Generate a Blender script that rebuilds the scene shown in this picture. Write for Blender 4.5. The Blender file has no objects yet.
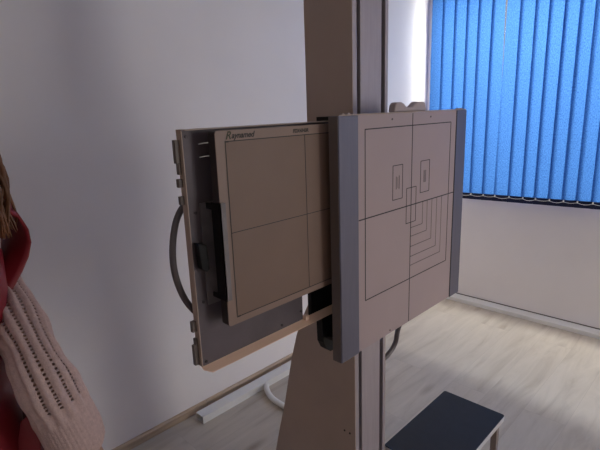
import bpy, bmesh, math, random
from mathutils import Vector, Matrix
random.seed(7)
sc = bpy.context.scene
C = sc.collection
R = math.radians

# ------------------------------------------------------------------ materials
def new_mat(name):
    m = bpy.data.materials.new(name); m.use_nodes = True
    nt = m.node_tree; b = nt.nodes['Principled BSDF']
    return m, nt, b

def plain(name, col, rough=.5, metal=0., noise=0., nscale=30., bump=0., bscale=200., spec=.5, stretch=None):
    m, nt, b = new_mat(name)
    b.inputs['Base Color'].default_value = (*col, 1)
    b.inputs['Roughness'].default_value = rough
    b.inputs['Metallic'].default_value = metal
    b.inputs['Specular IOR Level'].default_value = spec
    tc = nt.nodes.new('ShaderNodeTexCoord')
    mp = nt.nodes.new('ShaderNodeMapping')
    if stretch: mp.inputs['Scale'].default_value = stretch
    nt.links.new(tc.outputs['Object'], mp.inputs[0])
    if noise:
        n = nt.nodes.new('ShaderNodeTexNoise'); n.inputs['Scale'].default_value = nscale; n.inputs['Detail'].default_value = 5
        nt.links.new(mp.outputs[0], n.inputs[0])
        r = nt.nodes.new('ShaderNodeValToRGB')
        r.color_ramp.elements[0].position = .3; r.color_ramp.elements[1].position = .7
        r.color_ramp.elements[0].color = (*[c * (1 - noise) for c in col], 1)
        r.color_ramp.elements[1].color = (*[min(1, c * (1 + noise)) for c in col], 1)
        nt.links.new(n.outputs[0], r.inputs[0]); nt.links.new(r.outputs[0], b.inputs['Base Color'])
    if bump:
        n = nt.nodes.new('ShaderNodeTexNoise'); n.inputs['Scale'].default_value = bscale; n.inputs['Detail'].default_value = 3
        nt.links.new(mp.outputs[0], n.inputs[0])
        bp = nt.nodes.new('ShaderNodeBump'); bp.inputs['Strength'].default_value = bump; bp.inputs['Distance'].default_value = .002
        nt.links.new(n.outputs[0], bp.inputs['Height']); nt.links.new(bp.outputs[0], b.inputs['Normal'])
    return m

M = {}
M['wall'] = plain('painted_plaster', (.82, .768, .762), .75, noise=.03, nscale=2.2, bump=.12, bscale=60)
M['ceiling'] = plain('ceiling_paint', (.8, .8, .79), .8, noise=.02, nscale=3)
M['skirt_wood'] = plain('skirting_wood', (.50, .37, .26), .45, noise=.18, nscale=6, stretch=(1, 12, 12))
M['white_plastic'] = plain('white_plastic', (.78, .76, .74), .38, noise=.03, nscale=8)
M['pvc'] = plain('window_pvc', (.85, .86, .87), .3, noise=.02, nscale=5)
M['panel_white'] = plain('panel_laminate', (.40, .305, .305), .45, noise=.02, nscale=9, bump=.05, bscale=300)
M['alu'] = plain('anodised_aluminium', (.13, .125, .17), .4, metal=.45, noise=.05, nscale=10, stretch=(14, 14, 1))
M['alu_dark'] = plain('rail_aluminium', (.40, .345, .37), .45, metal=.4, noise=.05, nscale=10, stretch=(14, 14, 1))
M['beige_paint'] = plain('beige_powder_coat', (.42, .315, .262), .5, noise=.04, nscale=7, bump=.06, bscale=400)
M['beige_lip'] = plain('beige_sheet', (.85, .58, .43), .4, noise=.05, nscale=7)
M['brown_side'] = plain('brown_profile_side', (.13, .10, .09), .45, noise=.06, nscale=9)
M['black'] = plain('black_plastic', (.008, .007, .008), .55, noise=.2, nscale=20, spec=.25)
M['groove'] = plain('black_rubber_seal', (.012, .011, .014), .6, noise=.2, nscale=20)
M['line'] = plain('printed_black_line', (.02, .016, .024), .6, noise=.1, nscale=40)
M['fine_line'] = plain('printed_grey_line', (.12, .095, .11), .6, noise=.1, nscale=40)
M['detector'] = plain('detector_face', (.19, .115, .085), .5, noise=.03, nscale=12, bump=.04, bscale=300)
M['detector_edge'] = plain('detector_border', (.24, .155, .122), .45, noise=.03, nscale=12)
M['detector_side'] = plain('detector_side_dark', (.030, .022, .022), .6, noise=.1, nscale=12)
M['ink'] = plain('brown_ink', (.03, .022, .018), .6, noise=.1, nscale=40)
M['green_ink'] = plain('olive_ink', (.045, .045, .022), .6, noise=.1, nscale=40)
M['plate'] = plain('brushed_steel_plate', (.105, .082, .095), .5, metal=.2, noise=.22, nscale=9)
M['bracket'] = plain('dark_smoked_bracket', (.17, .145, .15), .45, metal=.1, noise=.2, nscale=30)
M['screw'] = plain('dark_screw', (.05, .04, .045), .4, metal=.7, noise=.1, nscale=40)
M['bright_wire'] = plain('bright_steel_wire', (.95, .95, .92), .25, metal=.5, noise=.02, nscale=40)
M['handle'] = plain('grey_handle', (.11, .092, .095), .4, metal=.2, noise=.08, nscale=20)
M['chin'] = plain('chin_rest_plastic', (.42, .34, .33), .5, noise=.05, nscale=30)
M['step_rubber'] = plain('black_rubber_mat', (.010, .010, .013), .6, noise=.25, nscale=25, bump=.25, bscale=500)
M['step_metal'] = plain('step_steel_edge', (.62, .60, .60), .4, metal=.3, noise=.05, nscale=20)
M['step_leg'] = plain('step_leg_steel', (.30, .24, .22), .4, metal=.6, noise=.05, nscale=20)
M['navy'] = plain('navy_weight_pocket', (.004, .008, .045), .8, noise=.2, nscale=60)
M['chain'] = plain('white_bead_chain', (.95, .94, .92), .4, noise=.03, nscale=60)
M['skin'] = plain('skin', (.42, .24, .17), .5, noise=.08, nscale=25)
M['apron'] = plain('red_apron_vinyl', (.21, .006, .013), .55, noise=.12, nscale=8, bump=.2, bscale=40)
M['pocket_dark'] = plain('pocket_shade', (.05, .006, .010), .8, noise=.2, nscale=20)  # apron red darkened for the shade inside the pocket
M['trousers'] = plain('dark_trousers', (.03, .03, .045), .8, noise=.15, nscale=30)
M['shoe'] = plain('white_shoe', (.6, .6, .6), .5, noise=.05, nscale=20)
M['hair'] = plain('brown_hair', (.14, .052, .020), .5, noise=.5, nscale=14)
M['eye'] = plain('eye_white', (.8, .8, .8), .2, noise=.02, nscale=20)
M['lip'] = plain('lips', (.45, .12, .10), .45, noise=.05, nscale=40)
M['knit'] = plain('pale_pink_knit', (.56, .40, .375), .85, noise=.10, nscale=160, bump=.6, bscale=420)

def floor_mat():
    m, nt, b = new_mat('laminate_planks')
    N = nt.nodes; Lk = nt.links
    tc = N.new('ShaderNodeTexCoord')
    br = N.new('ShaderNodeTexBrick')
    br.inputs['Scale'].default_value = 1
    br.inputs['Brick Width'].default_value = 1.28; br.inputs['Row Height'].default_value = .192
    br.inputs['Mortar Size'].default_value = .0007; br.inputs['Mortar Smooth'].default_value = .1
    br.offset = .37
    br.inputs['Color1'].default_value = (.0, .0, .0, 1); br.inputs['Color2'].default_value = (1, 1, 1, 1)
    br.inputs['Mortar'].default_value = (.5, .5, .5, 1)
    mp0 = N.new('ShaderNodeMapping'); mp0.inputs['Location'].default_value = (.31, .08, 0)
    Lk.new(tc.outputs['Object'], mp0.inputs[0]); Lk.new(mp0.outputs[0], br.inputs[0])
    # each board shifts the grain
    sep = N.new('ShaderNodeVectorMath'); sep.operation = 'MULTIPLY_ADD'
    sep.inputs[1].default_value = (7, 3, 5)
    Lk.new(br.outputs['Color'], sep.inputs[0]); Lk.new(tc.outputs['Object'], sep.inputs[2])
    mp = N.new('ShaderNodeMapping'); mp.inputs['Scale'].default_value = (1.1, 7, 1)
    Lk.new(sep.outputs[0], mp.inputs[0])
    n = N.new('ShaderNodeTexNoise'); n.inputs['Scale'].default_value = 1.6; n.inputs['Detail'].default_value = 8; n.inputs['Distortion'].default_value = .8; n.inputs['Roughness'].default_value = .62
    Lk.new(mp.outputs[0], n.inputs[0])
    r = N.new('ShaderNodeValToRGB')
    e = r.color_ramp.elements
    e[0].position = .28; e[0].color = (.42, .355, .285, 1)
    e[1].position = .66; e[1].color = (.60, .53, .45, 1)
    x = e.new(.46); x.color = (.53, .465, .39, 1)
    Lk.new(n.outputs[0], r.inputs[0])
    # knots
    mp2 = N.new('ShaderNodeMapping'); mp2.inputs['Scale'].default_value = (2.2, 6.5, 1)
    Lk.new(sep.outputs[0], mp2.inputs[0])
    v = N.new('ShaderNodeTexVoronoi'); v.inputs['Scale'].default_value = 1.0
    Lk.new(mp2.outputs[0], v.inputs[0])
    rk = N.new('ShaderNodeValToRGB'); rk.color_ramp.elements[0].position = .03; rk.color_ramp.elements[0].color = (.55, .49, .45, 1)
    rk.color_ramp.elements[1].position = .21; rk.color_ramp.elements[1].color = (1, 1, 1, 1)
    Lk.new(v.outputs[0], rk.inputs[0])
    mk = N.new('ShaderNodeMix'); mk.data_type = 'RGBA'; mk.blend_type = 'MULTIPLY'; mk.inputs[0].default_value = .8
    Lk.new(r.outputs[0], mk.inputs[6]); Lk.new(rk.outputs[0], mk.inputs[7])
    # board tint
    mt = N.new('ShaderNodeMix'); mt.data_type = 'RGBA'; mt.blend_type = 'MULTIPLY'
    rt = N.new('ShaderNodeValToRGB'); rt.color_ramp.elements[0].color = (.94, .94, .94, 1); rt.color_ramp.elements[1].color = (1.04, 1.03, 1.02, 1)
    Lk.new(br.outputs['Color'], rt.inputs[0])
    mt.inputs[0].default_value = 1
    Lk.new(mk.outputs[2], mt.inputs[6]); Lk.new(rt.outputs[0], mt.inputs[7])
    mm = N.new('ShaderNodeMix'); mm.data_type = 'RGBA'
    mm.inputs[7].default_value = (.42, .36, .30, 1)
    Lk.new(br.outputs['Fac'], mm.inputs[0]); Lk.new(mt.outputs[2], mm.inputs[6])
    Lk.new(mm.outputs[2], b.inputs['Base Color'])
    b.inputs['Roughness'].default_value = .42
    return m
M['floor'] = floor_mat()

def blind_mat():
    m = bpy.data.materials.new('blue_blind_fabric'); m.use_nodes = True
    nt = m.node_tree; N = nt.nodes; Lk = nt.links
    for n in list(N): N.remove(n)
    out = N.new('ShaderNodeOutputMaterial')
    tc = N.new('ShaderNodeTexCoord')
    mp = N.new('ShaderNodeMapping'); mp.inputs['Scale'].default_value = (1, 240, 95)
    Lk.new(tc.outputs['Object'], mp.inputs[0])
    n = N.new('ShaderNodeTexNoise'); n.inputs['Scale'].default_value = 1; n.inputs['Detail'].default_value = 2
    Lk.new(mp.outputs[0], n.inputs[0])
    rt = N.new('ShaderNodeValToRGB'); rt.color_ramp.elements[0].position = .3; rt.color_ramp.elements[1].position = .7
    rt.color_ramp.elements[0].color = (.012, .047, .155, 1); rt.color_ramp.elements[1].color = (.052, .145, .35, 1)
    Lk.new(n.outputs[0], rt.inputs[0])
    tr = N.new('ShaderNodeBsdfTranslucent'); Lk.new(rt.outputs[0], tr.inputs[0])
    df = N.new('ShaderNodeBsdfDiffuse'); df.inputs[0].default_value = (.015, .06, .26, 1)
    mx = N.new('ShaderNodeMixShader'); mx.inputs[0].default_value = .35
    Lk.new(tr.outputs[0], mx.inputs[1]); Lk.new(df.outputs[0], mx.inputs[2])
    Lk.new(mx.outputs[0], out.inputs[0])
    return m
M['blind'] = blind_mat()

def glass_mat():
    m = bpy.data.materials.new('window_glass'); m.use_nodes = True
    nt = m.node_tree; N = nt.nodes; Lk = nt.links
    for n in list(N): N.remove(n)
    out = N.new('ShaderNodeOutputMaterial')
    t = N.new('ShaderNodeBsdfTransparent'); t.inputs[0].default_value = (.96, .98, .98, 1)
    g = N.new('ShaderNodeBsdfGlossy'); g.inputs['Roughness'].default_value = .02
    mx = N.new('ShaderNodeMixShader'); mx.inputs[0].default_value = .05
    Lk.new(t.outputs[0], mx.inputs[1]); Lk.new(g.outputs[0], mx.inputs[2])
    Lk.new(mx.outputs[0], out.inputs[0])
    return m
M['glass'] = glass_mat()

# ------------------------------------------------------------------ geometry helpers
def obj(name, bm, m, parent=None, smooth=False, bevel=0., seg=2):
    me = bpy.data.meshes.new(name)
    bmesh.ops.recalc_face_normals(bm, faces=bm.faces)
    bm.to_mesh(me); bm.free()
    if smooth:
        for p in me.polygons: p.use_smooth = True
    o = bpy.data.objects.new(name, me); C.objects.link(o)
    me.materials.append(M[m] if isinstance(m, str) else m)
    if parent is not None:
        o.parent = parent
    if bevel:
        b = o.modifiers.new('bevel', 'BEVEL'); b.width = bevel; b.segments = seg; b.limit_method = 'ANGLE'; b.angle_limit = R(35)
    return o

def tag(o, label, cat=None, group=None, kind=None):
    o['label'] = label
    if cat: o['category'] = cat
    if group: o['group'] = group
    if kind: o['kind'] = kind
    return o

def empty(name, loc, label, cat):
    o = bpy.data.objects.new(name, None); C.objects.link(o); o.location = loc
    o.empty_display_size = .1
    return tag(o, label, cat)

def box(bm, x0, x1, y0, y1, z0, z1, off=(0, 0, 0)):
    vs = [bm.verts.new((x - off[0], y - off[1], z - off[2])) for x in (x0, x1) for y in (y0, y1) for z in (z0, z1)]
    for f in ((0, 1, 3, 2), (4, 6, 7, 5), (0, 4, 5, 1), (2, 3, 7, 6), (0, 2, 6, 4), (1, 5, 7, 3)):
        bm.faces.new([vs[i] for i in f])

def prism(bm, pts, axis, a, b, off=(0, 0, 0)):
    """polygon pts in the two other axes, extruded a..b along axis"""
    def mk(p, t):
        c = list(p); c.insert(axis, t)
        return bm.verts.new([c[i] - off[i] for i in range(3)])
    A = [mk(p, a) for p in pts]; B = [mk(p, b) for p in pts]
    bm.faces.new(A); bm.faces.new(B[::-1])
    n = len(pts)
    for i in range(n): bm.faces.new((A[i], B[i], B[(i + 1) % n], A[(i + 1) % n]))

def catmull(pts, n):
    P = [Vector(p) for p in pts]; P = [2 * P[0] - P[1]] + P + [2 * P[-1] - P[-2]]
    out = []
    for i in range(1, len(P) - 2):
        for k in range(n):
            t = k / n
            a, b, c, d = P[i - 1], P[i], P[i + 1], P[i + 2]
            out.append(.5 * ((2 * b) + (-a + c) * t + (2 * a - 5 * b + 4 * c - d) * t * t + (-a + 3 * b - 3 * c + d) * t ** 3))
    out.append(P[-2]); return out

def frames(path):
    T = []
    for i in range(len(path)):
        a = path[max(0, i - 1)]; b = path[min(len(path) - 1, i + 1)]
        T.append((b - a).normalized())
    up = Vector((0, 0, 1)) if abs(T[0].z) < .9 else Vector((1, 0, 0))
    u = (up - T[0] * up.dot(T[0])).normalized()
    out = []
    for t in T:
        u = (u - t * u.dot(t)).normalized()
        out.append((t, u, t.cross(u)))
    return out

def tube(bm, path, r, seg=12, cap=True, off=(0, 0, 0), prof=None):
    path = [Vector(p) - Vector(off) for p in path]
    fr = frames(path); rings = []
    for i, p in enumerate(path):
        rr = r(i / (len(path) - 1)) if callable(r) else r
        ring = []
        for k in range(seg):
            a = 2 * math.pi * k / seg
            q = rr * (prof(a, i / (len(path) - 1)) if prof else 1)
            ring.append(bm.verts.new(p + fr[i][1] * math.cos(a) * q + fr[i][2] * math.sin(a) * q))
        rings.append(ring)
    for i in range(len(rings) - 1):
        for k in range(seg):
            bm.faces.new((rings[i][k], rings[i][(k + 1) % seg], rings[i + 1][(k + 1) % seg], rings[i + 1][k]))
    if cap:
        bm.faces.new(rings[0][::-1]); bm.faces.new(rings[-1])
    return rings

def ellipsoid(bm, c, r, rot=None, seg=20, rings=12):
    mt = Matrix.Translation(c) @ (rot.to_4x4() if rot else Matrix.Identity(4)) @ Matrix.Diagonal((*r, 1))
    bmesh.ops.create_uvsphere(bm, u_segments=seg, v_segments=rings, radius=1, matrix=mt)

def cyl(bm, c, axis, r, h, seg=16):
    """short cylinder centred at c along axis"""
    rot = Vector((0, 0, 1)).rotation_difference(Vector(axis)).to_matrix().to_4x4()
    bmesh.ops.create_cone(bm, cap_ends=True, segments=seg, radius1=r, radius2=r, depth=h, matrix=Matrix.Translation(c) @ rot)

def structure(name, bm, m, bevel=0., parent=None):
    o = obj(name, bm, m, parent, bevel=bevel)
    if parent is None: o['kind'] = 'structure'
    return o

# ------------------------------------------------------------------ the room
X0, X1, Y0, Y1, ZC = -2.6, 3.39, -2.9, 1.93, 2.75
WY0, WY1, WZ0, WZ1 = -.35, 1.875, .835, 2.35          # window opening beside the blinds
VY0, VY1, VZ0, VZ1 = -2.3, -.3, .95, 2.3              # unseen window added behind the camera as a light source
T = .22
DX0, DX1 = 1.95, 3.17                                # unseen glazed door added behind the camera to light the room
bm = bmesh.new(); box(bm, X0 - T, X1 + T, Y0 - T, Y1 + T, -.12, 0); structure('floor', bm, 'floor')
bm = bmesh.new(); box(bm, X0 - T, X1 + T, Y0 - T, Y1 + T, ZC, ZC + .12); structure('ceiling', bm, 'ceiling')
bm = bmesh.new(); box(bm, X0 - T, X1 + T, Y1, Y1 + T, 0, ZC); structure('wall_left', bm, 'wall')
bm = bmesh.new()
box(bm, X0 - T, X0, Y0, VY0, 0, ZC); box(bm, X0 - T, X0, VY1, Y1, 0, ZC); box(bm, X0 - T, X0, VY0, VY1, 0, VZ0); box(bm, X0 - T, X0, VY0, VY1, VZ1, ZC)
structure('wall_back', bm, 'wall')
bm = bmesh.new()
UY0, UY1 = -2.55, -1.05                              # unseen window added further along this wall for room light
box(bm, X1, X1 + T, UY1, WY0, 0, ZC); box(bm, X1, X1 + T, WY1, Y1, 0, ZC); box(bm, X1, X1 + T, Y0, UY0, 0, ZC)
box(bm, X1, X1 + T, UY0, UY1, 0, WZ0); box(bm, X1, X1 + T, UY0, UY1, WZ1, ZC)
box(bm, X1, X1 + T, WY0, WY1, 0, WZ0); box(bm, X1, X1 + T, WY0, WY1, WZ1, ZC)
structure('wall_front', bm, 'wall')
bm = bmesh.new()
box(bm, X0 - T, DX0, Y0 - T, Y0, 0, ZC); box(bm, DX1, X1 + T, Y0 - T, Y0, 0, ZC); box(bm, DX0, DX1, Y0 - T, Y0, 2.25, ZC)
structure('wall_right', bm, 'wall')

def window_x(name, x, y0, y1, z0, z1):
    bm = bmesh.new(); f = .04
    box(bm, x, x + .06, y0, y1, z0, z0 + f); box(bm, x, x + .06, y0, y1, z1 - f, z1)
    mid = (y0 + y1) / 2
    for a in (y0, y1 - f, mid - f / 2): box(bm, x, x + .06, a, a + f, z0 + f, z1 - f)
    w = structure(name, bm, 'pvc', bevel=.004)
    bm = bmesh.new()
    box(bm, x + .025, x + .03, y0 + f, mid - f / 2, z0 + f, z1 - f); box(bm, x + .025, x + .03, mid + f / 2, y1 - f, z0 + f, z1 - f)
    obj('glass_pane', bm, 'glass', w)
    return w
window_x('window_1', X1 + .10, WY0, WY1, WZ0, WZ1)
window_x('added_window_3', X1 + .10, UY0, UY1, WZ0, WZ1)
window_x('added_window_2', X0 - .16, VY0, VY1, VZ0, VZ1)
bm = bmesh.new(); y = Y0 - .14
for a, b, c, d in ((DX0, DX0 + .09, 0, 2.25), (DX1 - .09, DX1, 0, 2.25), (DX0 + .09, DX1 - .09, 0, .12), (DX0 + .09, DX1 - .09, 2.16, 2.25), (DX0 + .09, DX1 - .09, 1.0, 1.06)): box(bm, a, b, y, y + .05, c, d)
d1 = structure('added_door_1', bm, 'pvc', bevel=.003)
bm = bmesh.new(); box(bm, DX0 + .09, DX1 - .09, y + .022, y + .028, .12, 2.16); obj('glass_pane', bm, 'glass', d1)

# skirtings
bm = bmesh.new(); prism(bm, [(Y1, 0), (Y1 - .018, 0), (Y1 - .018, .033), (Y1 - .012, .038), (Y1, .038)], 0, X0, 1.19)
prism(bm, [(Y1, 0), (Y1 - .018, 0), (Y1 - .018, .033), (Y1 - .012, .038), (Y1, .038)], 0, 1.1925, X1 - .08)
structure('baseboard_left', bm, 'skirt_wood')
bm = bmesh.new(); prism(bm, [(X1 - .082, 0), (X1 - .082, .026), (X1 - .078, .030), (X1, .032), (X1, 0)], 1, Y0, Y1)
structure('baseboard_front', bm, 'white_plastic')

bm = bmesh.new(); box(bm, X1 - .004, X1, Y0, Y1, .032, .038); tm = structure('shadow_strip_1', bm, 'brown_side')  # dark strip painted in for the shadow line where trunking meets wall

# white cable duct lying on the floor in front of the left wall
ob = (1.1, 1.81, 0)
duct = empty('cable_duct', ob, 'long white plastic cable duct on the floor along the left wall', 'cable duct')
bm = bmesh.new()
x0, x1, y0, y1, h, t = 1.097, 2.75, 1.812, 1.872, .036, .0025
box(bm, x0, x1, y0, y1, 0, t, ob); box(bm, x0, x1, y0, y0 + t, t, h, ob); box(bm, x0, x1, y1 - t, y1, t, h, ob)
obj('duct_body', bm, 'white_plastic', duct)
bm = bmesh.new(); box(bm, x0, x1, y0 - .001, y1 + .001, h, h + .003, ob); obj('duct_lid', bm, 'white_plastic', duct, bevel=.001)
bm = bmesh.new(); tube(bm, catmull([(1.515, 1.8085, .020), (1.482, 1.765, .020), (1.455, 1.697, .018), (1.449, 1.629, .017), (1.447, 1.543, .017), (1.43, 1.47, .017), (1.36, 1.40, .017), (1.26, 1.36, .017)], 12), .015, 14)
hs = obj('cable_hose', bm, 'white_plastic', smooth=True)
tag(hs, 'white flexible conduit curving over the floor from cable duct to stand', 'conduit')

# ------------------------------------------------------------------ the X-ray bucky stand
SO = Vector((1.127, .9, 0))
stand = empty('radiography_stand', SO, 'tall beige and grey chest X-ray stand with line-marked pale panel and pulled-out tray', 'X-ray stand')
def sp(name, bm, m, parent=stand, **k):
    for v in bm.verts: v.co -= SO
    o = obj(name, bm, m, parent, **k)
    return o
def sub(name, bm, m, parent, **k):   # parents sit at the stand origin, so the same offset
    return sp(name, bm, m, parent, **k)

CT = 2.30
# aluminium rail: outer strips, recessed black grooves, raised centre
bm = bmesh.new(); box(bm, 1.0455, 1.2075, .835, .985, .02, CT); col = sp('column', bm, 'alu_dark')
bm = bmesh.new(); box(bm, 1.0455, 1.0632, .816, .838, .02, CT); sub('rail_strip', bm, 'alu_dark', col, bevel=.0015)
bm = bmesh.new(); box(bm, 1.1955, 1.2075, .816, .838, .02, CT); sub('rail_strip', bm, 'alu_dark', col, bevel=.0015)
bm = bmesh.new(); box(bm, 1.0800, 1.1785, .817, .838, .02, CT); sub('rail_centre', bm, 'alu_dark', col, bevel=.002)
bm = bmesh.new(); box(bm, 1.0625, 1.081, .829, .838, .02, CT); box(bm, 1.1780, 1.196, .829, .838, .02, CT)
sub('rail_groove', bm, 'groove', col)
# beige side covers that flare backwards towards the foot
prof = [(.8165, .02), (.8165, CT), (.987, CT), (.988, .94), (1.0, .895), (1.030, .835), (1.068, .75), (1.098, .65), (1.122, .55), (1.145, .45), (1.163, .385), (1.19, .29), (1.212, .20), (1.245, .02)]
for xa, xb in ((1.043, 1.0455), (1.2075, 1.2095)):
    bm = bmesh.new(); prism(bm, prof, 0, xa, xb); sc_ = sp('side_cover', bm, 'beige_paint')
    if xa < 1.1:
        for yy in (.860, .838):
            bm = bmesh.new(); cyl(bm, (1.0425, yy, .475), (1, 0, 0), .0032, .002); sub('screw', bm, 'black', sc_)
# rear cover follows the flare
bm = bmesh.new()
pr = prof[2:]
vv = [(bm.verts.new((1.0455, a, b)), bm.verts.new((1.2095, a, b))) for a, b in pr]
for i in range(len(vv) - 1): bm.faces.new((vv[i][0], vv[i][1], vv[i + 1][1], vv[i + 1][0]))
o = sp('rear_cover', bm, 'beige_paint'); s = o.modifiers.new('thickness', 'SOLIDIFY'); s.thickness = .002; s.offset = 1
bm = bmesh.new(); box(bm, .92, 1.33, .74, 1.30, 0, .02); sp('base_plate', bm, 'alu_dark', bevel=.004)
bm = bmesh.new(); box(bm, 1.043, 1.212, .814, .99, CT, CT + .012); sp('top_cap', bm, 'black', bevel=.003)

# bucky housing --------------------------------------------------
ZB, ZT = .887, 1.486
YF = .678
bm = bmesh.new(); prism(bm, [(.884, YF + .001), (1.3765, YF + .001), (1.3765, YF + .012), (.884, YF + .012)], 2, ZB + .001, ZT - .0005)
fp = sp('front_panel', bm, 'panel_white'); tag(fp, 'pale grey front panel printed with black alignment lines')
bm = bmesh.new()
prism(bm, [(.8165, YF), (.8875, YF), (.8875, YF + .003), (.884, YF + .014), (.884, .7055), (.8165, .7055)], 2, ZB - .002, ZT)
lp = sp('side_profile', bm, 'alu', bevel=.002)
bm = bmesh.new(); box(bm, .8150, .8168, YF + .003, .7065, ZB - .001, ZT - .001); sub('profile_side', bm, 'brown_side', lp)
bm = bmesh.new()
prism(bm, [(1.3735, YF), (1.4370, YF), (1.4370, .7055), (1.3765, .7055), (1.3765, YF + .014), (1.3735, YF + .003)], 2, ZB - .002, ZT)
rp = sp('side_profile', bm, 'alu', bevel=.002)
bm = bmesh.new(); box(bm, 1.3705, 1.3737, YF - .0006, YF + .001, ZB, ZT - .001); sub('profile_gasket', bm, 'line', rp)
# top and bottom closing strips with little end clips
bm = bmesh.new(); box(bm, .820, 1.433, YF + .002, .7045, ZT, ZT + .0025); tr = sp('top_strip', bm, 'beige_paint')
for xx in (.832, .853, .872, 1.385, 1.405):
    bm = bmesh.new(); box(bm, xx, xx + .008, YF + .003, YF + .012, ZT + .0025, ZT + .0055); sub('clip', bm, 'chin', tr)
for xx, zz in ((1.027, 1.472), (1.218, 1.472), (1.027, .897)):
    bm = bmesh.new(); cyl(bm, (xx, YF + .0006, zz), (0, 1, 0), .0026, .0014); sub('screw', bm, 'fine_line', fp)
# printed lines
def ln(bm, xa, za, xb, zb, w=.0024):
    d = .0005
    if abs(xa - xb) < 1e-6: box(bm, xa - w / 2, xa + w / 2, YF + .001 - d, YF + .001, min(za, zb), max(za, zb))
    else: box(bm, min(xa, xb), max(xa, xb), YF + .001 - d, YF + .001, za - w / 2, za + w / 2)
def rect(bm, xa, xb, za, zb, w=.0019):
    ln(bm, xa, za, xb, za, w); ln(bm, xa, zb, xb, zb, w); ln(bm, xa, za, xa, zb, w); ln(bm, xb, za, xb, zb, w)
bm = bmesh.new()
rect(bm, .914, 1.338, 1.022, 1.4525, .0026)
ln(bm, 1.124, ZB + .002, 1.124, ZT - .002, .0026); ln(bm, .888, 1.237, 1.3705, 1.237, .003)
rect(bm, 1.033, 1.079, 1.264, 1.354); rect(bm, 1.171, 1.219, 1.264, 1.353)
rect(bm, 1.100, 1.149, 1.188, 1.286)
ln(bm, 1.0625, 1.291, 1.0625, 1.326, .0022)
sub('alignment_line', bm, 'line', fp)
bm = bmesh.new()
ln(bm, 1.049, 1.291, 1.049, 1.325, .0022); ln(bm, 1.054, 1.294, 1.054, 1.322, .001)
for xx in (1.189, 1.194, 1.199): ln(bm, xx, 1.292, xx, 1.326, .0018)
sub('field_mark', bm, 'fine_line', fp)
for xr, zb in ((1.187, 1.172), (1.212, 1.147), (1.239, 1.117), (1.268, 1.0875), (1.297, 1.061)):
    bm = bmesh.new(); ln(bm, 1.1255, zb, xr, zb, .0022); ln(bm, xr, zb, xr, 1.2355, .0016); sub('format_line', bm, 'fine_line', fp)

# dark rear of the housing: frame rails, back and carriage (open on the left where the tray runs out)
bm = bmesh.new()
box(bm, .885, 1.415, .7055, .806, ZT - .012, ZT - .002)
box(bm, .885, 1.415, .7055, .806, ZB + .004, ZB + .014)
box(bm, .885, 1.415, .798, .806, ZB + .014, ZT - .012)
box(bm, 1.405, 1.415, .7055, .798, ZB + .014, ZT - .012)
hb = sp('housing', bm, 'black')
bm = bmesh.new(); box(bm, .840, .885, .7075, .7155, ZB + .02, ZT - .02)
prism(bm, [(.832, 1.045), (.887, 1.045), (.887, .975), (.855, .972), (.832, .972)], 1, .792, .806)
prism(bm, [(.872, .960), (.93, .960), (.93, .842), (.905, .842), (.886, .858), (.874, .882)], 1, .792, .815)
sp('carriage', bm, 'black', bevel=.002)
bm = bmesh.new(); box(bm, 1.02, 1.235, .806, .8155, .92, 1.43); sp('carriage_plate', bm, 'black')

# pulled-out tray ------------------------------------------------
YP = .765
bm = bmesh.new(); box(bm, .4745, .771, YP, YP + .002, .996, 1.472)
box(bm, .771, 1.3, YP, YP + .002, 1.08, 1.472)
tray = sp('tray', bm, 'plate'); tag(tray, 'dull steel tray plate pulled out to the left')
bm = bmesh.new(); box(bm, .4725, .4745, YP - .001, .781, .996, 1.4735)
sub('side_flange', bm, 'beige_paint', tray)
bm = bmesh.new(); box(bm, .4725, 1.30, YP - .014, .781, 1.4725, 1.4745); sub('top_flange', bm, 'beige_paint', tray)
bm = bmesh.new()
lipv = [(.4725, YP + .002, .9972), (.4725, YP - .007, .9927), (.486, YP - .019, .9865), (1.2, YP - .019, .9865), (1.2, YP + .002, .9972)]
A = [bm.verts.new(p) for p in lipv]; B = [bm.verts.new((p[0], p[1] + .0012, p[2] - .0022)) for p in lipv]
bm.faces.new(A); bm.faces.new(B[::-1])
for i in range(5): bm.faces.new((A[i], B[i], B[(i + 1) % 5], A[(i + 1) % 5]))
box(bm, .773, .784, YP - .009, YP + .002, .9925, 1.005)
tag(sub('bottom_lip', bm, 'beige_lip', tray), 'light tan folded lip along the bottom of the tray')
for za, zb, xo in ((1.413, 1.456, .462), (1.392, 1.413, .466), (1.368, 1.384, .463), (1.335, 1.351, .464), (1.073, 1.096, .463), (1.044, 1.058, .467), (1.000, 1.045, .462)):
    bm = bmesh.new(); box(bm, xo, .4725, .772, .781, za, zb); sub('tab', bm, 'brown_side', tray, bevel=.001)
for sx, sz in ((.488, 1.317), (.489, 1.134), (.483, 1.461), (.483, 1.004), (.699, 1.006), (.52, 1.236), (.764, 1.02)):
    bm = bmesh.new(); cyl(bm, (sx, YP - .0008, sz), (0, 1, 0), .0032, .0022); sub('screw', bm, 'screw', tray)
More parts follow.
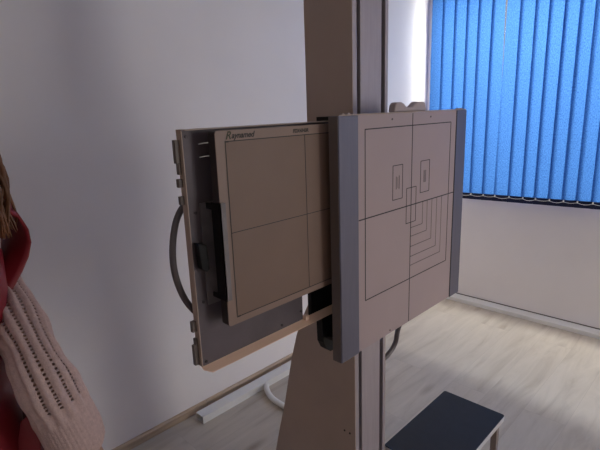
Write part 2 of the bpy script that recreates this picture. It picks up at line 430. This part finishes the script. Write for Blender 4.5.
# clamp bracket that grips the panel's edge
bm = bmesh.new(); box(bm, .4985, .529, YP - .0035, YP - .0005, 1.125, 1.334)
br = sub('clamp_bracket', bm, 'bracket', tray)
bm = bmesh.new(); box(bm, .5115, .5140, .7155, .7440, 1.140, 1.336); box(bm, .5115, .5140, .7440, YP - .0035, 1.140, 1.150); box(bm, .5115, .5140, .7440, YP - .0035, 1.322, 1.334); sub('clamp_jaw', bm, 'black', br)
bm = bmesh.new(); box(bm, .5115, .5245, .7155, .7182, 1.140, 1.336); sub('clamp_lip', bm, 'bracket', br)
bm = bmesh.new(); prism(bm, [(.476, 1.262), (.496, 1.255), (.4985, 1.205), (.492, 1.200), (.480, 1.210)], 1, YP - .019, YP - .0035)
sub('latch', bm, 'black', tray, bevel=.002)
for z in (1.447, 1.4225):
    bm = bmesh.new(); tube(bm, [(.506, YP - .004, z - .001), (.516, YP - .008, z + .0005), (.520, YP - .026, z + .0022)], .0011, 8)
    sub('spring_wire', bm, 'bright_wire', tray, smooth=True)
# small studs behind the panel that carry it
for sx in (.56, .72):
    for zz in (1.12, 1.40):
        bm = bmesh.new(); cyl(bm, (sx, .754, zz), (0, 1, 0), .006, .0225); sub('panel_stud', bm, 'black', tray)
# D handle behind the tray
bm = bmesh.new(); path = catmull([(.500, .782, 1.330), (.487, .797, 1.329), (.466, .80, 1.299), (.4525, .80, 1.246), (.4525, .80, 1.194), (.467, .80, 1.141), (.489, .797, 1.103), (.502, .782, 1.098)], 8)
tube(bm, path, .0066, 14); sub('handle', bm, 'handle', tray, smooth=True)

# chin rest on the top edge
bm = bmesh.new()
pts = [(1.044, 1.4886), (1.050, 1.507), (1.056, 1.5125), (1.078, 1.5135), (1.090, 1.510), (1.102, 1.5025), (1.116, 1.4985), (1.130, 1.5005), (1.142, 1.507), (1.152, 1.5125), (1.160, 1.5140), (1.192, 1.5135), (1.197, 1.509), (1.206, 1.4886)]
prism(bm, pts, 1, .684, .704)
sp('chin_rest', bm, 'chin', bevel=.004, seg=3)
# curved hose leaving the housing and passing behind the column
bm = bmesh.new()
path = catmull([(1.385, .80, .915), (1.40, .84, .86), (1.425, .88, .76), (1.432, .91, .675), (1.439, .925, .613), (1.41, .93, .581), (1.36, .935, .566), (1.29, .96, .565), (1.22, 1.00, .57), (1.15, 1.07, .58)], 8)
tube(bm, path, .0095, 14); sp('cable_loop', bm, 'handle', smooth=True)

# ------------------------------------------------------------------ detector panel clamped in the tray
DO = Vector((.745, .73, 1.085))
det = empty('flat_panel_detector', DO, 'flat brown X-ray detector with printed centre lines clamped in the pulled-out tray', 'X-ray detector')
def dp(name, bm, m, parent=det, **k):
    for v in bm.verts: v.co -= DO
    return obj(name, bm, m, parent, **k)
DY = .7205
def rr(x0, x1, z0, z1, r=.006, n=5):
    out = []
    for cx, cz, a0 in ((x0 + r, z0 + r, 180), (x1 - r, z0 + r, 270), (x1 - r, z1 - r, 0), (x0 + r, z1 - r, 90)):
        for k in range(n + 1):
            a = R(a0 + 90 * k / n); out.append((cx + r * math.cos(a), cz + r * math.sin(a)))
    return out
bm = bmesh.new(); prism(bm, rr(.5155, .984, 1.083, 1.4695), 1, DY + .002, .7425); dp('shell', bm, 'detector_side', smooth=False)
bm = bmesh.new(); prism(bm, rr(.5155, .984, 1.083, 1.4695), 1, DY, DY + .002); face = dp('border', bm, 'detector_edge')
bm = bmesh.new(); prism(bm, rr(.537, .966, 1.0975, 1.4505, .001, 1), 1, DY - .0003, DY); dp('face', bm, 'detector')
bm = bmesh.new()
w = .0017
for xa, xb, za, zb in ((.5365, .9665, 1.4485, 1.4503), (.5365, .9665, 1.097, 1.0988), (.5365, .5383, 1.097, 1.450), (.9647, .9665, 1.097, 1.45), (.537, .966, 1.2725, 1.2740), (.7505, .752, 1.098, 1.45)):
    box(bm, xa, xb, DY - .0007, DY - .0003, za, zb)
box(bm, .5365, .545, DY - .0009, DY - .0003, 1.4475, 1.4503); box(bm, .5365, .545, DY - .0009, DY - .0003, 1.0965, 1.0993)
dp('centre_line', bm, 'ink')
def text(name, s, size, x, z, mat, shear=0., weight=0.):
    cu = bpy.data.curves.new('lettering', 'FONT'); cu.body = s; cu.size = size; cu.shear = shear; cu.extrude = .0002; cu.offset = weight
    t = bpy.data.objects.new('lettering', cu); C.objects.link(t)
    dg = bpy.context.evaluated_depsgraph_get()
    me = bpy.data.meshes.new_from_object(t.evaluated_get(dg))
    bpy.data.objects.remove(t)
    for v in me.vertices:
        a, b, c = v.co; v.co = Vector((x + a, DY - .0004 - c, z + b)) - DO
    o = bpy.data.objects.new(name, me); C.objects.link(o); o.parent = det
    me.materials.clear(); me.materials.append(M[mat])
    return o
text('maker_lettering', 'R', .0205, .5385, 1.4535, 'green_ink', .35, .0004)
text('maker_lettering', 'aynamed', .0155, .5525, 1.4545, 'ink', .35, .0004)
text('model_lettering', 'FDX4343R', .0105, .716, 1.4555, 'ink', .15, .0004)

# ------------------------------------------------------------------ step stool
PO = Vector((1.57, .76, 0))
stool = empty('step_stool', PO, 'low step stool with black rubber top beside the X-ray stand', 'step stool')
def st(name, bm, m, **k):
    for v in bm.verts: v.co -= PO
    return obj(name, bm, m, stool, **k)
sx0, sx1, sy0, sy1, sz = 1.335, 1.826, .630, .905, .22
bm = bmesh.new(); prism(bm, rr(sx0, sx1, sy0, sy1, .010, 4), 2, sz - .003, sz + .001); st('rubber_top', bm, 'step_rubber', bevel=.0012)
bm = bmesh.new(); prism(bm, rr(sx0 - .001, sx1 + .001, sy0 - .001, sy1 + .001, .011, 4), 2, sz - .025, sz - .003); st('tread', bm, 'step_metal', bevel=.001)
for lx in (sx0 + .02, sx1 - .045):
    for ly in (sy0 + .012, sy1 - .037):
        bm = bmesh.new()
        ox = .0
        box(bm, lx, lx + .025, ly, ly + .025, .008, sz - .025)
        l = st('leg', bm, 'step_leg', bevel=.002)
        bm = bmesh.new(); box(bm, lx - .002, lx + .027, ly - .002, ly + .027, 0, .012)
        for v in bm.verts: v.co -= PO
        obj('rubber_foot', bm, 'black', l)

# ------------------------------------------------------------------ vertical blinds
BX = 3.30
BO = Vector((BX, .8, 2.44))
bl = empty('vertical_blind', BO, 'blue fabric vertical blinds with white bead chain, hanging at the window', 'vertical blinds')
def bp(name, bm, m, parent=bl, **k):
    for v in bm.verts: v.co -= BO
    return obj(name, bm, m, parent, **k)
bm = bmesh.new(); box(bm, BX - .02, BX + .02, -.45, 1.86, 2.42, 2.46); hr = bp('headrail', bm, 'pvc', bevel=.003)
for yy in (-.3, .7, 1.7):
    bm = bmesh.new(); box(bm, BX - .012, X1, yy, yy + .025, 2.46, 2.468); bp('bracket', bm, 'pvc', hr)
edges = [1.840, 1.7585, 1.668, 1.580, 1.497, 1.405, 1.322, 1.224, 1.133, 1.052, .966, .883, .803]
while edges[-1] > -.36: edges.append(edges[-1] - .0855)
zbot = lambda y: .828 + (1.531 - y) * .0225
clips = []
for i in range(len(edges) - 1):
    ya, yb = edges[i], edges[i + 1]            # ya is nearer the corner
    ov = .0085
    random.seed(i * 3 + 1)
    tw = random.uniform(-.0015, .0015)
    bm = bmesh.new()
    z0 = zbot((ya + yb) / 2); z1 = 2.425
    n = 14; cols = 5
    grid = []
    for k in range(n + 1):
        z = z0 + .044 + (z1 - z0 - .044) * k / n
        a, b = ya + ov, yb - ov
        if i == 5: b = yb + max(-ov, .0085 * (z - 1.35) / .6)
        if i == 6: a = ya - max(-ov, .0065 * (z - 1.35) / .6)
        row = []
        for c in range(cols + 1):
            t = c / cols
            yy = a + (b - a) * t
            xx = BX - .009 + .018 * t + .0022 * math.sin(math.pi * t) + tw * (k / n - .5) * (t - .5) * 4
            row.append(bm.verts.new((xx, yy, z)))
        grid.append(row)
    for k in range(n):
        for c in range(cols): bm.faces.new((grid[k][c], grid[k][c + 1], grid[k + 1][c + 1], grid[k + 1][c]))
    for v in bm.verts: v.co -= BO
    me_o = obj('slat', bm, 'blind', bl, smooth=True)
    # weight pocket at the foot of the slat
    bm = bmesh.new()
    a, b = ya + ov, yb - ov
    prism(bm, [(BX - .0105, a), (BX - .0075, a), (BX + .0105, b), (BX + .0075, b)], 2, z0, z0 + .0445)
    for v in bm.verts: v.co -= BO
    pk = obj('weight_pocket', bm, 'navy', me_o)
    ym = ya - .006
    clips.append((ym, z0 + .040))
    bm = bmesh.new(); box(bm, BX - .0165, BX - .0100, ym - .0035, ym + .0035, z0 + .030, z0 + .044)
    for v in bm.verts: v.co -= BO
    obj('chain_clip', bm, 'chain', me_o)
for (ya, za), (yb, zb) in zip(clips[:-1], clips[1:]):
    bm = bmesh.new()
    pts = []
    sag = .008 + .003 * math.sin(ya * 40)
    for k in range(15):
        t = k / 14
        pts.append(Vector((BX - .0165 - .002 * math.sin(math.pi * t), ya + (yb - ya) * t, za + (zb - za) * t - .006 - sag * 4 * t * (1 - t))))
    tube(bm, pts, .0014, 6)
    for p in pts[::1]: bmesh.ops.create_icosphere(bm, subdivisions=1, radius=.0019, matrix=Matrix.Translation(p))
    for v in bm.verts: v.co -= BO
    obj('bead_chain', bm, 'chain', bl, smooth=True)

# ------------------------------------------------------------------ the person at the left edge
PC = Vector((.01, .92, 0))
U = Vector((.98, .199, 0)).normalized(); V = Vector((.199, -.98, 0)).normalized(); W = Vector((0, 0, 1))
def L(u, v, w): return U * u + V * v + W * w           # person-local -> offset from feet
person = empty('person', PC, 'person with brown hair, red apron and pale pink knitted sleeve, arm lowered', 'person')
RotP = Matrix((U, V, W)).transposed()
def limb(bm, a, b, ra, rb, n=7):
    a, b = Vector(a), Vector(b)
    k = max(2, int((b - a).length / (min(ra, rb) * .45)))
    for i in range(k + 1):
        t = i / k; r = ra + (rb - ra) * t
        bmesh.ops.create_icosphere(bm, subdivisions=2, radius=r, matrix=Matrix.Translation(a.lerp(b, t)))
# arm joints (offsets from the feet) : left arm reaches slightly forward beside the body
ARM = [Vector((0.181, 1.047, 1.249)), Vector((0.184, 0.992, 1.206)), Vector((0.188, 0.917, 1.170)), Vector((0.188, 0.842, 1.140)), Vector((0.190, 0.799, 1.107)), Vector((0.199, 0.780, 1.057)), Vector((0.211, 0.773, 1.009)), Vector((0.220, 0.772, 0.971)), Vector((0.237, 0.775, 0.921))]
ARM = [q - PC for q in ARM]
sh, elb, wri = ARM[0], ARM[4], ARM[8]
bm = bmesh.new()
# legs, pelvis, trunk
for s in (-1, 1):
    limb(bm, L(.085 * s, 0, .80), L(.088 * s, .01, .45), .082, .052)
    limb(bm, L(.088 * s, .01, .45), L(.09 * s, -.01, .09), .052, .036)
    limb(bm, L(.09 * s, -.03, .045), L(.095 * s, .13, .035), .036, .030)
for z, rx, ry, vy in ((.82, .165, .105, -.01), (.90, .160, .105, 0), (.98, .140, .098, 0), (1.06, .132, .092, 0), (1.14, .142, .100, .01), (1.22, .155, .100, .005), (1.28, .150, .085, 0)):
    ellipsoid(bm, L(0, vy, z), (rx, ry, .085), RotP)
limb(bm, L(-.1, 0, 1.30), L(.1, 0, 1.30), .055, .055)
limb(bm, L(0, -.01, 1.29), L(.075, .01, 1.42), .058, .048)
HC = L(.080, .03, 1.482)
ellipsoid(bm, HC, (.074, .092, .108), RotP, 28, 18)
ellipsoid(bm, HC + L(0, .035, -.055), (.050, .052, .052), RotP)
limb(bm, HC + L(0, .088, .012), HC + L(0, .104, -.018), .009, .0135)
for s in (-1, 1): ellipsoid(bm, HC + L(.076 * s, -.005, -.005), (.010, .018, .030), RotP)
# arms
for i in range(8): limb(bm, ARM[i], ARM[i + 1], (.044, .040, .037, .034, .033, .033, .031, .028)[i], (.040, .037, .034, .033, .033, .031, .028, .025)[i])
rs, re_, rw = L(-.155, 0, 1.275), L(-.215, -.02, 1.03), L(-.20, .10, .81)
limb(bm, rs, re_, .046, .038); limb(bm, re_, rw, .038, .026)
def hand(bm, wrist, d, side, nrm):
    """palm, four bent fingers of different lengths and a thumb; d = pointing, side = towards the thumb, nrm = palm normal"""
    d, side, nrm = d.normalized(), side.normalized(), nrm.normalized()
    for i in range(5):
        t = i / 4
        for q in (-1, -.33, .33, 1):
            bmesh.ops.create_icosphere(bm, subdivisions=2, radius=.013, matrix=Matrix.Translation(wrist + d * (.01 + .075 * t) + side * q * (.017 + .013 * t)))
    for k, (off, ln_) in enumerate(((.031, .066), (.0105, .076), (-.0105, .071), (-.031, .056))):
        p = wrist + d * .088 + side * off; dr = d.copy()
        for j, fr in enumerate((.45, .31, .24)):
            dr = (dr + nrm * (.22 + .16 * j)).normalized()
            q = p + dr * ln_ * fr
            limb(bm, p, q, .0088 - .0008 * j, .0082 - .0008 * j); p = q
    p = wrist + d * .022 + side * .030
    for j, ln_ in enumerate((.036, .028, .022)):
        dr = (d * (.75 + .25 * j) + side * (.75 - .25 * j) + nrm * .25).normalized()
        q = p + dr * ln_; limb(bm, p, q, .0118 - .001 * j, .011 - .001 * j); p = q
fd = (wri - elb).normalized()
hand(bm, wri, fd + V * .15, V - fd * V.dot(fd), -U)
fd2 = (rw - re_).normalized()
hand(bm, rw, fd2, V - fd2 * V.dot(fd2), U)
body = obj('body', bm, 'skin', person, smooth=True)
rm = body.modifiers.new('merge', 'REMESH'); rm.mode = 'VOXEL'; rm.voxel_size = .0045; rm.use_smooth_shade = True
sm = body.modifiers.new('smooth', 'SMOOTH'); sm.factor = .5; sm.iterations = 3
for s in (-1, 1):
    bm = bmesh.new(); ellipsoid(bm, HC + L(.031 * s, .080, .012), (.0115, .0068, .0065), RotP)
    e = obj('eye', bm, 'eye', person, smooth=True)
    bm = bmesh.new(); ellipsoid(bm, HC + L(.031 * s, .0855, .012), (.0048, .0025, .0048), RotP); obj('iris', bm, 'black', e, smooth=True)
bm = bmesh.new(); ellipsoid(bm, HC + L(0, .0865, -.058), (.021, .006, .007), RotP); obj('mouth', bm, 'lip', person, smooth=True)

# trousers and shoes
bm = bmesh.new()
for s in (-1, 1):
    limb(bm, L(.085 * s, 0, .80), L(.088 * s, .01, .45), .096, .070); limb(bm, L(.088 * s, .01, .45), L(.09 * s, -.012, .12), .070, .060)
for z, rx, ry in ((.80, .172, .118), (.88, .172, .116), (.94, .158, .110)): ellipsoid(bm, L(0, -.005, z), (rx, ry, .07), RotP)
tr_ = obj('trousers', bm, 'trousers', person, smooth=True)
rm = tr_.modifiers.new('merge', 'REMESH'); rm.mode = 'VOXEL'; rm.voxel_size = .008; rm.use_smooth_shade = True
for s in (-1, 1):
    bm = bmesh.new(); limb(bm, L(.09 * s, -.05, .045), L(.097 * s, .145, .040), .045, .038)
    for v in bm.verts: v.co.z = max(v.co.z, 0)
    o = obj('shoe', bm, 'shoe', person, smooth=True); rm = o.modifiers.new('merge', 'REMESH'); rm.mode = 'VOXEL'; rm.voxel_size = .006

# knitted sleeves : lengthwise ribs with rows of open eyelets in the valleys, ribbed cuff
def sleeve(path, rad, seg=112, name='sleeve', cuff=.67, phase=0.):
    path = catmull(path, 20)
    n = len(path) - 1
    nr = 14; per = seg // nr
    bm = bmesh.new()
    def prof_(a, t):
        rib = .5 + .5 * math.cos(a * nr)
        fine = .5 + .5 * math.cos(a * nr * 3)
        k = min(1, max(0, (t - cuff) / .04))
        wr = 1 + .045 * math.sin(t * 23 + a * 1.3 + phase) * (1 - k) * (1 - .4 * t) + .02 * math.sin(t * 51 + 2 * a) * (1 - k)
        return wr * (1 + .13 * (rib - .5) * (1 - k) + .06 * (fine - .5) * k)
    rings = tube(bm, path, lambda t: rad(t), seg, cap=False, prof=prof_)
    # eyelets
    kill = []
    for f in bm.faces: f.tag = False
    fl = list(bm.faces); idx = 0
    for i in range(n):
        for k in range(seg):
            f = fl[idx]; idx += 1
            a = (k + .5) * 2 * math.pi / seg
            valley = (k % per) in (per // 2 - 1, per // 2)
            row = (k // per) % 3
            if valley and i % 2 == 0 and i / n < cuff - .03 and i / n > .05 and row != 2: kill.append(f)
    bmesh.ops.delete(bm, geom=kill, context='FACES')
    o = obj(name, bm, 'knit', person, smooth=True)
    s = o.modifiers.new('yarn', 'SOLIDIFY'); s.thickness = .0022; s.offset = -1
    return o
pth = [q.copy() for q in ARM[:8]] + [ARM[7].lerp(ARM[8], .45)]
def rad1(t):
    pts = [(0, .048), (.25, .045), (.42, .038), (.50, .040), (.60, .044), (.82, .046), (.93, .043), (1, .036)]
    for (a, ra), (b, rb) in zip(pts[:-1], pts[1:]):
        if t <= b: return ra + (rb - ra) * (t - a) / (b - a)
    return pts[-1][1]
tag(sleeve(pth, rad1), 'pale pink knitted sleeve with rows of eyelets and a ribbed cuff')
sleeve([rs + U * .01 + W * .03, rs + U * -.01 + W * -.05, re_, re_.lerp(rw, .4), re_.lerp(rw, .8), rw], rad1, seg=56, phase=2.)

# red apron : stiff shell round the trunk with wide shoulder caps
def loft(bm, secs, seg=48):
    rings = []
    for (z, uc, vc, ru, rv, pw) in secs:
        ring = []
        for k in range(seg):
            a = 2 * math.pi * k / seg
            ca, sa = math.cos(a), math.sin(a)
            ring.append(bm.verts.new(L(uc + ru * math.copysign(abs(ca) ** pw, ca), vc + rv * math.copysign(abs(sa) ** pw, sa), z + .004 * math.sin(3 * a))))
        rings.append(ring)
    for i in range(len(rings) - 1):
        for k in range(seg): bm.faces.new((rings[i][k], rings[i][(k + 1) % seg], rings[i + 1][(k + 1) % seg], rings[i + 1][k]))
    return rings
bm = bmesh.new()
loft(bm, [(.52, 0, 0, .205, .155, .85), (.70, 0, 0, .195, .148, .85), (.88, 0, 0, .180, .135, .85), (.98, 0, 0, .176, .130, .9), (1.06, 0, .005, .155, .122, .9), (1.14, 0, .01, .158, .125, .9), (1.22, 0, .005, .178, .118, .85),
          (1.28, 0, 0, .185, .104, .85), (1.325, 0, -.003, .150, .082, .9), (1.36, .008, -.003, .095, .068, 1), (1.375, .012, 0, .070, .062, 1)])
ap = obj('apron', bm, 'apron', person, smooth=True)
s = ap.modifiers.new('thickness', 'SOLIDIFY'); s.thickness = .004; s.offset = 1
for sg in (1, -1):
    bm = bmesh.new()
    # shoulder cap: a stiff wing lying over the shoulder and standing out past it
    rows = []
    for (uu, zz, hw) in ((.06, 1.350, .06), (.10, 1.372, .07), (.14, 1.392, .072), (.176, 1.392, .07), (.203, 1.373, .062), (.216, 1.348, .055), (.221, 1.324, .048), (.216, 1.299, .044), (.203, 1.275, .042), (.184, 1.250, .042), (.160, 1.228, .042), (.13, 1.21, .04)):
        row = []
        for k in range(13):
            t = -1 + 2 * k / 12
            row.append(bm.verts.new(L(sg * uu, hw * t * 1.05, zz - .035 * t * t)))
        rows.append(row)
    for i in range(len(rows) - 1):
        for k in range(12): bm.faces.new((rows[i][k], rows[i][k + 1], rows[i + 1][k + 1], rows[i + 1][k]))
    o = obj('shoulder_cap', bm, 'apron', ap, smooth=True)
    s = o.modifiers.new('thickness', 'SOLIDIFY'); s.thickness = .005; s.offset = 1
# patch pocket, at the hip; a dark wedge paints the shade in its mouth
def pouch(front, back, name, m, parent):
    bm = bmesh.new()
    A = [bm.verts.new(Vector(p) - PC) for p in front]; B = [bm.verts.new(Vector(p) - PC) for p in back]
    bm.faces.new(A); bm.faces.new(B[::-1]); n = len(A)
    for i in range(n): bm.faces.new((A[i], B[i], B[(i + 1) % n], A[(i + 1) % n]))
    return obj(name, bm, m, parent, bevel=.002)
back = lambda P, k: [(x + k * .62, y + k * .55, z - k * .45) for x, y, z in P]
q = [(0.157, 0.841, 1.004), (0.185, 0.826, 1.026), (0.170, 0.807, 0.943), (0.137, 0.838, 0.938)]
pk = pouch(q, back(q, .07), 'pocket', 'apron', ap)
q = [(0.163, 0.853, 1.057), (0.182, 0.823, 1.026), (0.157, 0.841, 1.004)]
pouch(back(q, .008), back(q, .07), 'pocket_opening', 'pocket_dark', pk)

# hair : a cap plus long wavy locks falling to the shoulders
bm = bmesh.new()
ellipsoid(bm, HC + L(0, -.018, .022), (.087, .094, .104), RotP, 28, 18)
cut = [v for v in bm.verts if (v.co - HC).dot(V) > .055 and (v.co - HC).z < .06]
bmesh.ops.delete(bm, geom=cut, context='VERTS')
for i in range(230):
    random.seed(100 + i)
    th = random.uniform(R(35), R(325))              # measured from the face direction
    du, dv = math.sin(th), math.cos(th)
    start = HC + L(.078 * du * random.uniform(.4, 1), .085 * dv * random.uniform(.3, 1) - .015, random.uniform(.04, .10))
    ph = random.uniform(0, 6.28); am = random.uniform(.003, .008)
    flare = random.uniform(.74, .93)
    pts = []
    for k in range(16):
        t = k / 15
        rr_ = (.082 + .038 * math.sin(min(1, t * 1.3) * 1.9)) * flare
        zz = .07 - .235 * t * random.uniform(.985, 1.015)
        q = HC + L(rr_ * du * 1.04 + .012 * t, rr_ * dv - .012, zz)
        q = start.lerp(q, min(1, t * 3.2)) + L(am * math.sin(9 * t + ph), am * math.cos(8 * t + ph), 0)
        pts.append(q)
    tube(bm, pts, lambda t: .0050 * (1 - t) ** .6 + .0006, 6)
obj('hair', bm, 'hair', person, smooth=True)

# ------------------------------------------------------------------ light
def area(name, loc, rot, sx, sy, power, col):
    l = bpy.data.lights.new(name, 'AREA'); l.shape = 'RECTANGLE'; l.size = sx; l.size_y = sy; l.energy = power; l.color = col
    o = bpy.data.objects.new(name, l); C.objects.link(o); o.location = loc; o.rotation_euler = rot; return o
# daylight at the blinded window; other window and door lamps are added fill
area('window_daylight', (X1 + .86, (WY0 + WY1) / 2, 2.75), (0, R(60), 0), 1.8, 3.2, 425, (1.0, .975, .955))
area('added_front_fill', (X1 + .30, (UY0 + UY1) / 2, (WZ0 + WZ1) / 2 + .1), (0, R(90), 0), 1.6, 1.6, 1, (1.0, .90, .84))
area('added_back_fill', (X0 - .30, (VY0 + VY1) / 2, (VZ0 + VZ1) / 2), (0, R(-90), 0), 1.4, 2.0, 7, (1.0, .86, .78))
area('added_door_fill', ((DX0 + DX1) / 2, Y0 - .5, 1.4), (R(68), 0, 0), 1.5, 2.4, 48, (1.0, .925, .885)).data.spread = R(110)
area('outdoor_glow', (X1 + 1.9, (WY0 + WY1) / 2, 1.3), (0, R(90), 0), 2.6, 4.0, 70, (.97, .98, 1.0))
wd = bpy.data.worlds.new('world'); sc.world = wd; wd.use_nodes = True
wd.node_tree.nodes['Background'].inputs[0].default_value = (.93, .96, 1, 1); wd.node_tree.nodes['Background'].inputs[1].default_value = .4

# ------------------------------------------------------------------ camera
cam = bpy.data.cameras.new('camera'); co = bpy.data.objects.new('camera', cam); C.objects.link(co)
cam.sensor_width = 36; cam.lens = 471.3 / 600 * 36; cam.clip_start = .02
p, r, yw = R(13.6), R(2.05), R(44.72)
fwd = Vector((math.cos(p) * math.cos(yw), math.cos(p) * math.sin(yw), -math.sin(p)))
rt = Vector((math.sin(yw), -math.cos(yw), 0)); dn = fwd.cross(rt)
r2 = math.cos(r) * rt + math.sin(r) * dn; d2 = -math.sin(r) * rt + math.cos(r) * dn
mt = Matrix((r2, -d2, -fwd)).transposed().to_4x4(); mt.translation = (0, 0, 1.5)
co.matrix_world = mt
sc.camera = co
sc.view_settings.view_transform = 'Standard'; sc.view_settings.look = 'None'
sc.view_settings.exposure = .13; sc.view_settings.gamma = 1
sc.view_settings.use_curve_mapping = False
sc.cycles.use_denoising = True
sc.cycles.max_bounces = 12; sc.cycles.diffuse_bounces = 6; sc.cycles.transparent_max_bounces = 12
